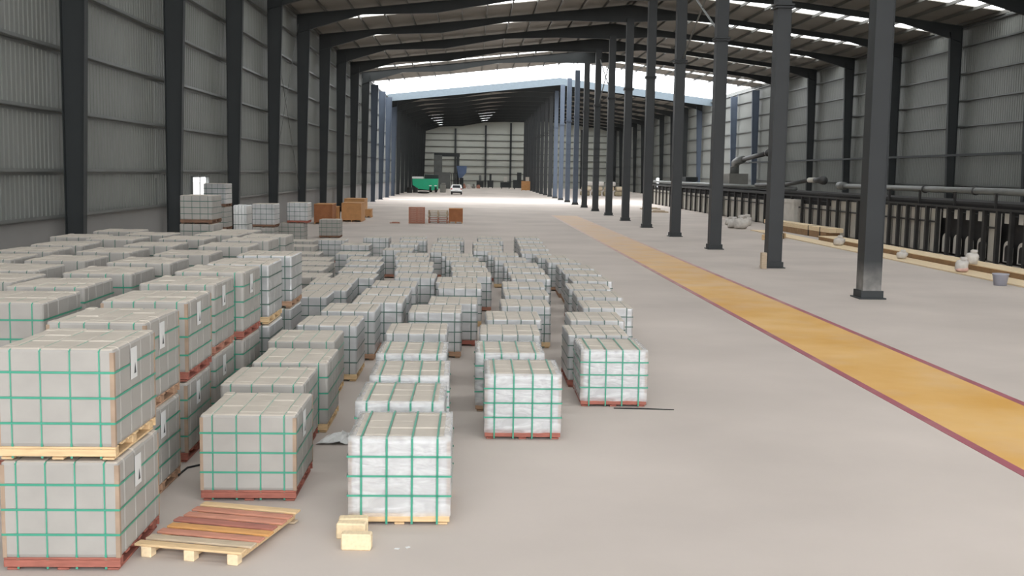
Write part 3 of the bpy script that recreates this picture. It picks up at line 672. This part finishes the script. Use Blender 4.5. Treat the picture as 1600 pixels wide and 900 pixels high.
MB().tube([(.3, 71.1-40, 3.34), (.3, 70.7-40, 3.34), (.3, 69.3-40, 3.33)], [.15, .15, .28], 10).build('intake_funnel', 'dark_pipe', kt, True)
MB().box(-.25, .3, 73.6-40, 76.4-40, 0, 1.75).box(-.3, .35, 73.5-40, 76.5-40, 1.75, 2.0).build('control_cabinet', 'kiln_pale', kt)
fan = thing('exhaust_fan', 'grey exhaust fan box with curved duct above the kiln line', 'fan unit', (23.9, 99.5, 2.505), 0)
MB().bev(-.85, .85, -1.2, 1.2, .0, 1.25, .02).build('fan_housing', 'grey_box', fan)
MB().tube([(0, .5, 1.25), (0, .5, 1.8), (0, .2, 2.2), (0, -.8, 2.4), (0, -2.6, 2.5)], [.42, .42, .40, .36, .32], 12).build('curved_duct', 'pipe', fan, True)
MB().tube([(0, -2.6, 2.5), (0, -11.2, 2.95)], .20, 10).build('flue_pipe', 'dark_pipe', fan, True)
MB().tube([(0, -10.6, 2.92), (0, -11.0, 2.94)], .30, 10).build('pipe_flange', 'dark_pipe', fan, True)
hop = thing('feed_hopper', 'dark feed hopper on the kiln between middle row columns', 'hopper', (23.95, 121, 2.505), 0)
MB().prism([(-.75, .4), (.6, .4), (.6, .85), (-.75, .85)], 'y', -1.6, 1.2).prism([(-.6, .4), (.6, .4), (.25, 0), (-.25, 0)], 'y', -.8, 1.0).build('hopper_body', 'steel_dark', hop)
for y in (-.6, .9): MB().box(-.3, .3, y-.08, y+.08, 0, .35).build('support', 'black_steel', hop)
# timber ledges and beams in front of the kiln
tag(MB().box(18.15, 19.28, 32, 71, .004, .05).build('timber_sheet', 'pine'), 'long flat pale timber sheet on the floor before the kiln', 'timber')
tl = thing('timber_beam', 'long brown-sided timber beam with pale top along the kiln', 'timber', (19.85, 46, 0))
MB().box(-.52, .52, -15, 14.5, .002, .23).build('beam_core', 'timber_side', tl)
MB().bev(-.55, .55, -15.02, 14.52, .23, .27, .006).build('top_plank', 'pine', tl)
tl = thing('timber_bundle', 'strapped bundle of pale beams on the floor between two columns', 'timber', (20.6, 68, 0), math.radians(2))
for i in range(2): MB().bev(-.42+i*.43, -.01+i*.43, -6, 6.5, .36, .62, .01).build('beam', 'pine', tl)
MB().bev(-.4, .4, -5.5, 5.5, .002, .36, .01).build('bottom_beam', 'timber_side', tl)
for y in (-4.5, -2.5): MB().box(-.44, .44, y-.03, y+.03, .0, .63).build('band', 'black_steel', tl)
tl = thing('timber_bundle', 'short banded timber bundle left of the long beams, beside the column', 'timber', (17.1, 61.5, 0), math.radians(-25))
for i in range(3): MB().bev(-.45+i*.3, -.17+i*.3, -1.4, 1.4, .002, .30, .02).build('beam', 'wood_pale', tl)
for y in (-.8, .5): MB().box(-.47, .47, y-.04, y+.04, .0, .32).build('band', 'black_steel', tl)
def sack(label, px, py, z, sx, sy, sz, seed, m_='sack', pr=False):
    q = gp(px, py, z); o = thing('sack', label, 'sack', (q.x, q.y+sy/2, z), 0, 'white sacks by the kiln')
    MB().blob((0, 0, 0), sx*.88, sy*.88, sz*.9, seed, .11).build('bag', m_, o, True)
    MB().blob((.05, 0, sz*.82), sx*.45, sy*.4, sz*.32, seed+9, .15).build('tied_neck', m_, o, True)
    if pr: MB().blob((0, -sy*.06, .02), sx*.84, sy*.84, sz*.35, seed, .05).build('printed_band', 'pink_print', o, True)
sack('white printed sack standing on the flat timber, nearest the bucket', 1507, 426, .05, .55, .5, .50, 11, pr=True)
sack('white sack on top of the long beam, near the bucket', 1523, 414, .27, .52, .5, .50, 12)
sack('small white sack on the flat timber beside the nearest column', 1412, 405, .05, .5, .45, .34, 13)
sack('small pale sack at the end of the long beam bundle', 1313, 384, .05, .6, .5, .45, 14)
for i, (px, py, s_) in enumerate(((1148, 357, .9), (1161, 358.5, 1.1), (1168, 353, .95), (1141, 352, .7))):
    sack('%s white sack of the heap at the foot of the kiln' % ('small left', 'big front', 'rear upper', 'far left small')[i], px, py, 0, s_*1.0, s_*.9, s_*.75, 20+i)
q = gp(1567, 447); bk = thing('bucket', 'grey plastic bucket on the floor at the right edge', 'bucket', (q.x, q.y+.2, 0))
MB().lathe([(.20, 0), (.26, .36), (.275, .37), (.275, .40), (.25, .40), (.235, .36), (.18, .03)], 0, 0, 20).build('pail', 'bucket_plastic', bk, True)
MB().tube([(.27*math.cos(a), .02, .37-.10*math.sin(a)) for a in [math.pi*i/10 for i in range(11)]], .008, 6).build('handle', 'black_steel', bk)
q = gp(1195, 420); tag(MB().bev(-.1, .1, -.12, .12, 0, .62, .01).build('guard_post', 'wood_grey', None, loc=(q.x-.05, q.y+.05, 0)), 'short reddish guard block at the foot of the second middle column', 'guard block')
# heap of beige sacks beyond the middle row
for r_, (z, n) in enumerate(((0, 4), (.78, 4), (1.56, 3))):
    for i in range(n):
        tag(MB().blob((0, 0, 0), 1.6, 1.7, .76, 40+r_*7+i, .02, pw=.4).build('bulk_bag', ('beige_dirty', 'beige_sack', 'sack')[r_], None, True, loc=(18.2+i*1.85+r_*.2, 178+random.uniform(-.15, .15), z)),
            'bulk bag in the far beige heap, %s layer, %s from the left' % (('bottom', 'middle', 'top')[r_], ORD[i+1]), 'bulk bag', 'beige bulk bags')
for i, (x, y, w_) in enumerate(((22.8, 112, 2.0), (21.4, 103, 1.6))):
    tag(MB().bev(-w_/2, w_/2, -.5, .5, .0, .12, .02).bev(-w_/2+.2, w_/2-.3, -.3, .4, .12, .2, .02).build('plank_pile', 'wood_grey', None, loc=(18.2+i*-.6, y, 0)), '%s low plank pile on the floor beyond the middle columns' % ('farther', 'nearer')[i], 'planks')

# ------------------------------------------------------------------ far end: truck, car, machines
tk = thing('green_truck', 'green tipper truck with white hood beside the left columns', 'truck', (-8.1, 189, 0), 0)
MB().prism([(-2.15, 2.25), (-2.1, 1.2), (-1.1, .55), (1.2, .35), (2.1, .55), (2.15, 2.3)], 'y', -2.0, 2.4).build('tipper_body', 'green_paint', tk)
MB().bev(-2.2, -.3, -2.1, .2, 2.28, 2.62, .03).build('white_hood', 'white_paint', tk)
MB().bev(-.2, 2.2, .6, 2.6, 2.3, 3.0, .05).build('cab_roof', 'steel_dark', tk)
MB().box(-.1, 2.1, .62, 2.5, 1.9, 2.3).build('cab_window', 'dark_glass', tk)
for x in (-1.7, .9, 1.8):
    MB().tube([(x-.16, -1.7, .5), (x+.16, -1.7, .5)], .5, 16).build('wheel', 'rubber', tk); MB().tube([(x-.16, 1.6, .5), (x+.16, 1.6, .5)], .5, 16).build('wheel', 'rubber', tk)
MB().box(-2.0, 2.1, -1.4, 2.2, .30, .48).build('chassis', 'black_steel', tk)
for x in (.9, 1.8): MB().box(x-.22, x+.22, -2.05, -1.99, 1.05, 1.2).build('lamp', 'white_paint', tk)
tag(MB().lathe([(.5, 0), (.9, .05), (.95, .25), (.5, .3)], 0, 0, 16).build('tyre', 'rubber', None, True, loc=(-7.9, 177, 0)), 'dark tyre lying on the floor before the green truck', 'tyre')
for i, (x, y, s_) in enumerate(((-10.3, 180, .9), (-9.5, 182.5, .8))):
    o = thing('dark_drum', '%s dark drum left of the green truck' % ('left', 'right')[i], 'drum', (x, y, 0), 0, 'dark drums')
    MB().lathe([(.5*s_, 0), (.52*s_, .06), (.5*s_, .1), (.5*s_, .9*s_), (.52*s_, .94*s_), (.48*s_, s_)], 0, 0, 16).build('shell', 'black_steel', o)
tag(MB().bev(-.5, .5, -.4, .4, 0, 1.3, .04).bev(-.3, .4, -.3, .3, 1.3, 1.6, .04).build('grey_tank', 'grey_box', None, loc=(-5.1, 188, 0)), 'small grey tank just right of the green truck', 'tank')
car = thing('car', 'white hatchback car seen from behind on the far floor', 'car', (-2.55, 173.2, 0))
sec = [(-2.0, .32), (1.9, .32), (1.95, .75), (1.2, .95), (.55, 1.05), (-.1, 1.5), (-1.5, 1.52), (-1.95, 1.0), (-2.02, .6)]
mb = MB(); n = len(sec); vs = []
for xx, f_ in ((-.88, 1), (-.72, 0), (.72, 0), (.88, 1)):
    for (y, z) in sec: vs.append((xx*(1 if z < 1.1 else .84) if f_ else xx*(1 if z < 1.1 else .9), y, z + (0 if f_ else .03 if z > 1.1 else 0)))
mb.add(vs, [[i*n+j, i*n+(j+1) % n, (i+1)*n+(j+1) % n, (i+1)*n+j] for i in range(3) for j in range(n)] + [list(range(n)), [3*n+j for j in range(n)][::-1]])
mb.build('car_body', 'white_paint', car)
MB().add([(-.62, -1.90, 1.05), (.62, -1.90, 1.05), (.54, -1.60, 1.44), (-.54, -1.60, 1.44), (-.62, -1.97, 1.05), (.62, -1.97, 1.05), (.54, -1.66, 1.44), (-.54, -1.66, 1.44)], [(0,1,2,3),(4,7,6,5),(0,4,5,1),(1,5,6,2),(2,6,7,3),(3,7,4,0)]).build('rear_window', 'dark_glass', car)
MB().bev(-.86, .86, -2.1, -1.98, .26, .5, .02).build('bumper', 'black_steel', car)
for s_ in (-1, 1):
    MB().box(s_*.74-.1, s_*.74+.1, -2.04, -1.96, .78, .98).build('tail_lamp', 'lamp_red', car)
    for y in (-1.25, 1.3): MB().tube([(s_*.74-.1, y, .31), (s_*.74+.1, y, .31)], .31, 16).build('wheel', 'rubber', car)
MB().box(-.25, .25, -2.05, -1.99, .62, .74).build('number_plate', 'paper', car)
gm = thing('gantry_machine', 'grey gantry machine with a blue hopper in front of the end wall', 'machine', (-5.0, 232, 0))
MB().box(-3.2, -1.5, -1, 1, 0, 7.0).build('left_tower', 'grey_machine', gm)
MB().box(-3.2, 2.2, -.4, .4, 6.7, 7.4).build('top_beam', 'steel_dark', gm)
MB().box(1.5, 2.1, -.4, .4, 0, 6.8).build('right_post', 'steel_dark', gm)
MB().prism([(1.5, 4.8), (3.7, 4.8), (3.6, 3.4), (2.7, 2.3), (2.0, 2.3)], 'y', -1.2, 1.2).build('blue_hopper', 'blue_paint', gm)
MB().box(2.2, 3.0, -.5, .5, 0, 2.3).build('hopper_stand', 'steel_dark', gm)
MB().box(-3.0, .2, -1.6, 1.4, 0, 3.4).build('lower_cabinet', 'grey_machine', gm)
for x in (.5, .9, 1.3): MB().box(x-.06, x+.06, -1.4, -1.2, 0, 3.2).build('guard_bar', 'steel_dark', gm)
def floor_machine(label, x, y, w_, h_, m_, head):
    t = thing('floor_machine', label, 'machine', (x, y, 0), 0, 'small machines by the end wall')
    MB().bev(-w_/2, w_/2, -.6, .6, .25, h_*.55, .04).build('machine_body', m_, t)
    MB().bev(-w_*.18, w_*.18, -.3, .3, h_*.55, h_, .03).build('machine_head', head, t)
    for s_ in (-1, 1): MB().box(s_*w_*.38-.08, s_*w_*.38+.08, -.5, .5, 0, .25).build('leg', 'black_steel', t)
floor_machine('low dark machine left of the wind post by the end wall', 1.6, 246, 1.6, 2.9, 'steel_dark', 'grey_machine')
floor_machine('dark narrow machine beside the centre wind post', 3.9, 246, 1.3, 3.2, 'steel_dark', 'steel_dark')
floor_machine('dark machine with pale box, middle of the end wall', 7.2, 244, 2.2, 2.6, 'steel_dark', 'kiln_pale')
floor_machine('tall dark machine at the right of the end wall', 10.0, 238, 2.6, 3.6, 'steel_dark', 'steel_dark')
for i in range(5):
    tag(MB().bev(-.4, .4, -.4, .4, 0, .5+.15*(i % 3), .05).bev(-.2, .25, -.2, .2, .5+.15*(i % 3), .8+.2*(i % 2), .03).build('parts_heap', ('grey_box', 'wood_pink', 'sack')[i % 3], None, loc=(-3.0+i*1.05, 238+i*.6, 0)),
        'low machine part heap before the end wall, %s from the left' % ORD[i+1], 'parts heap', 'part heaps')
o = crate('brown crate beside the far right columns with a pale box on top', 815, 829, 298, 0, 1.9, 1.6, dark=False)
q = gp(824, 298); tag(MB().bev(-.35, .35, -.3, .3, 0, .8, .03).build('pale_box', 'kiln_pale', None, loc=(q.x, q.y+.8, 1.902)), 'small pale box on top of the far brown crate', 'box')
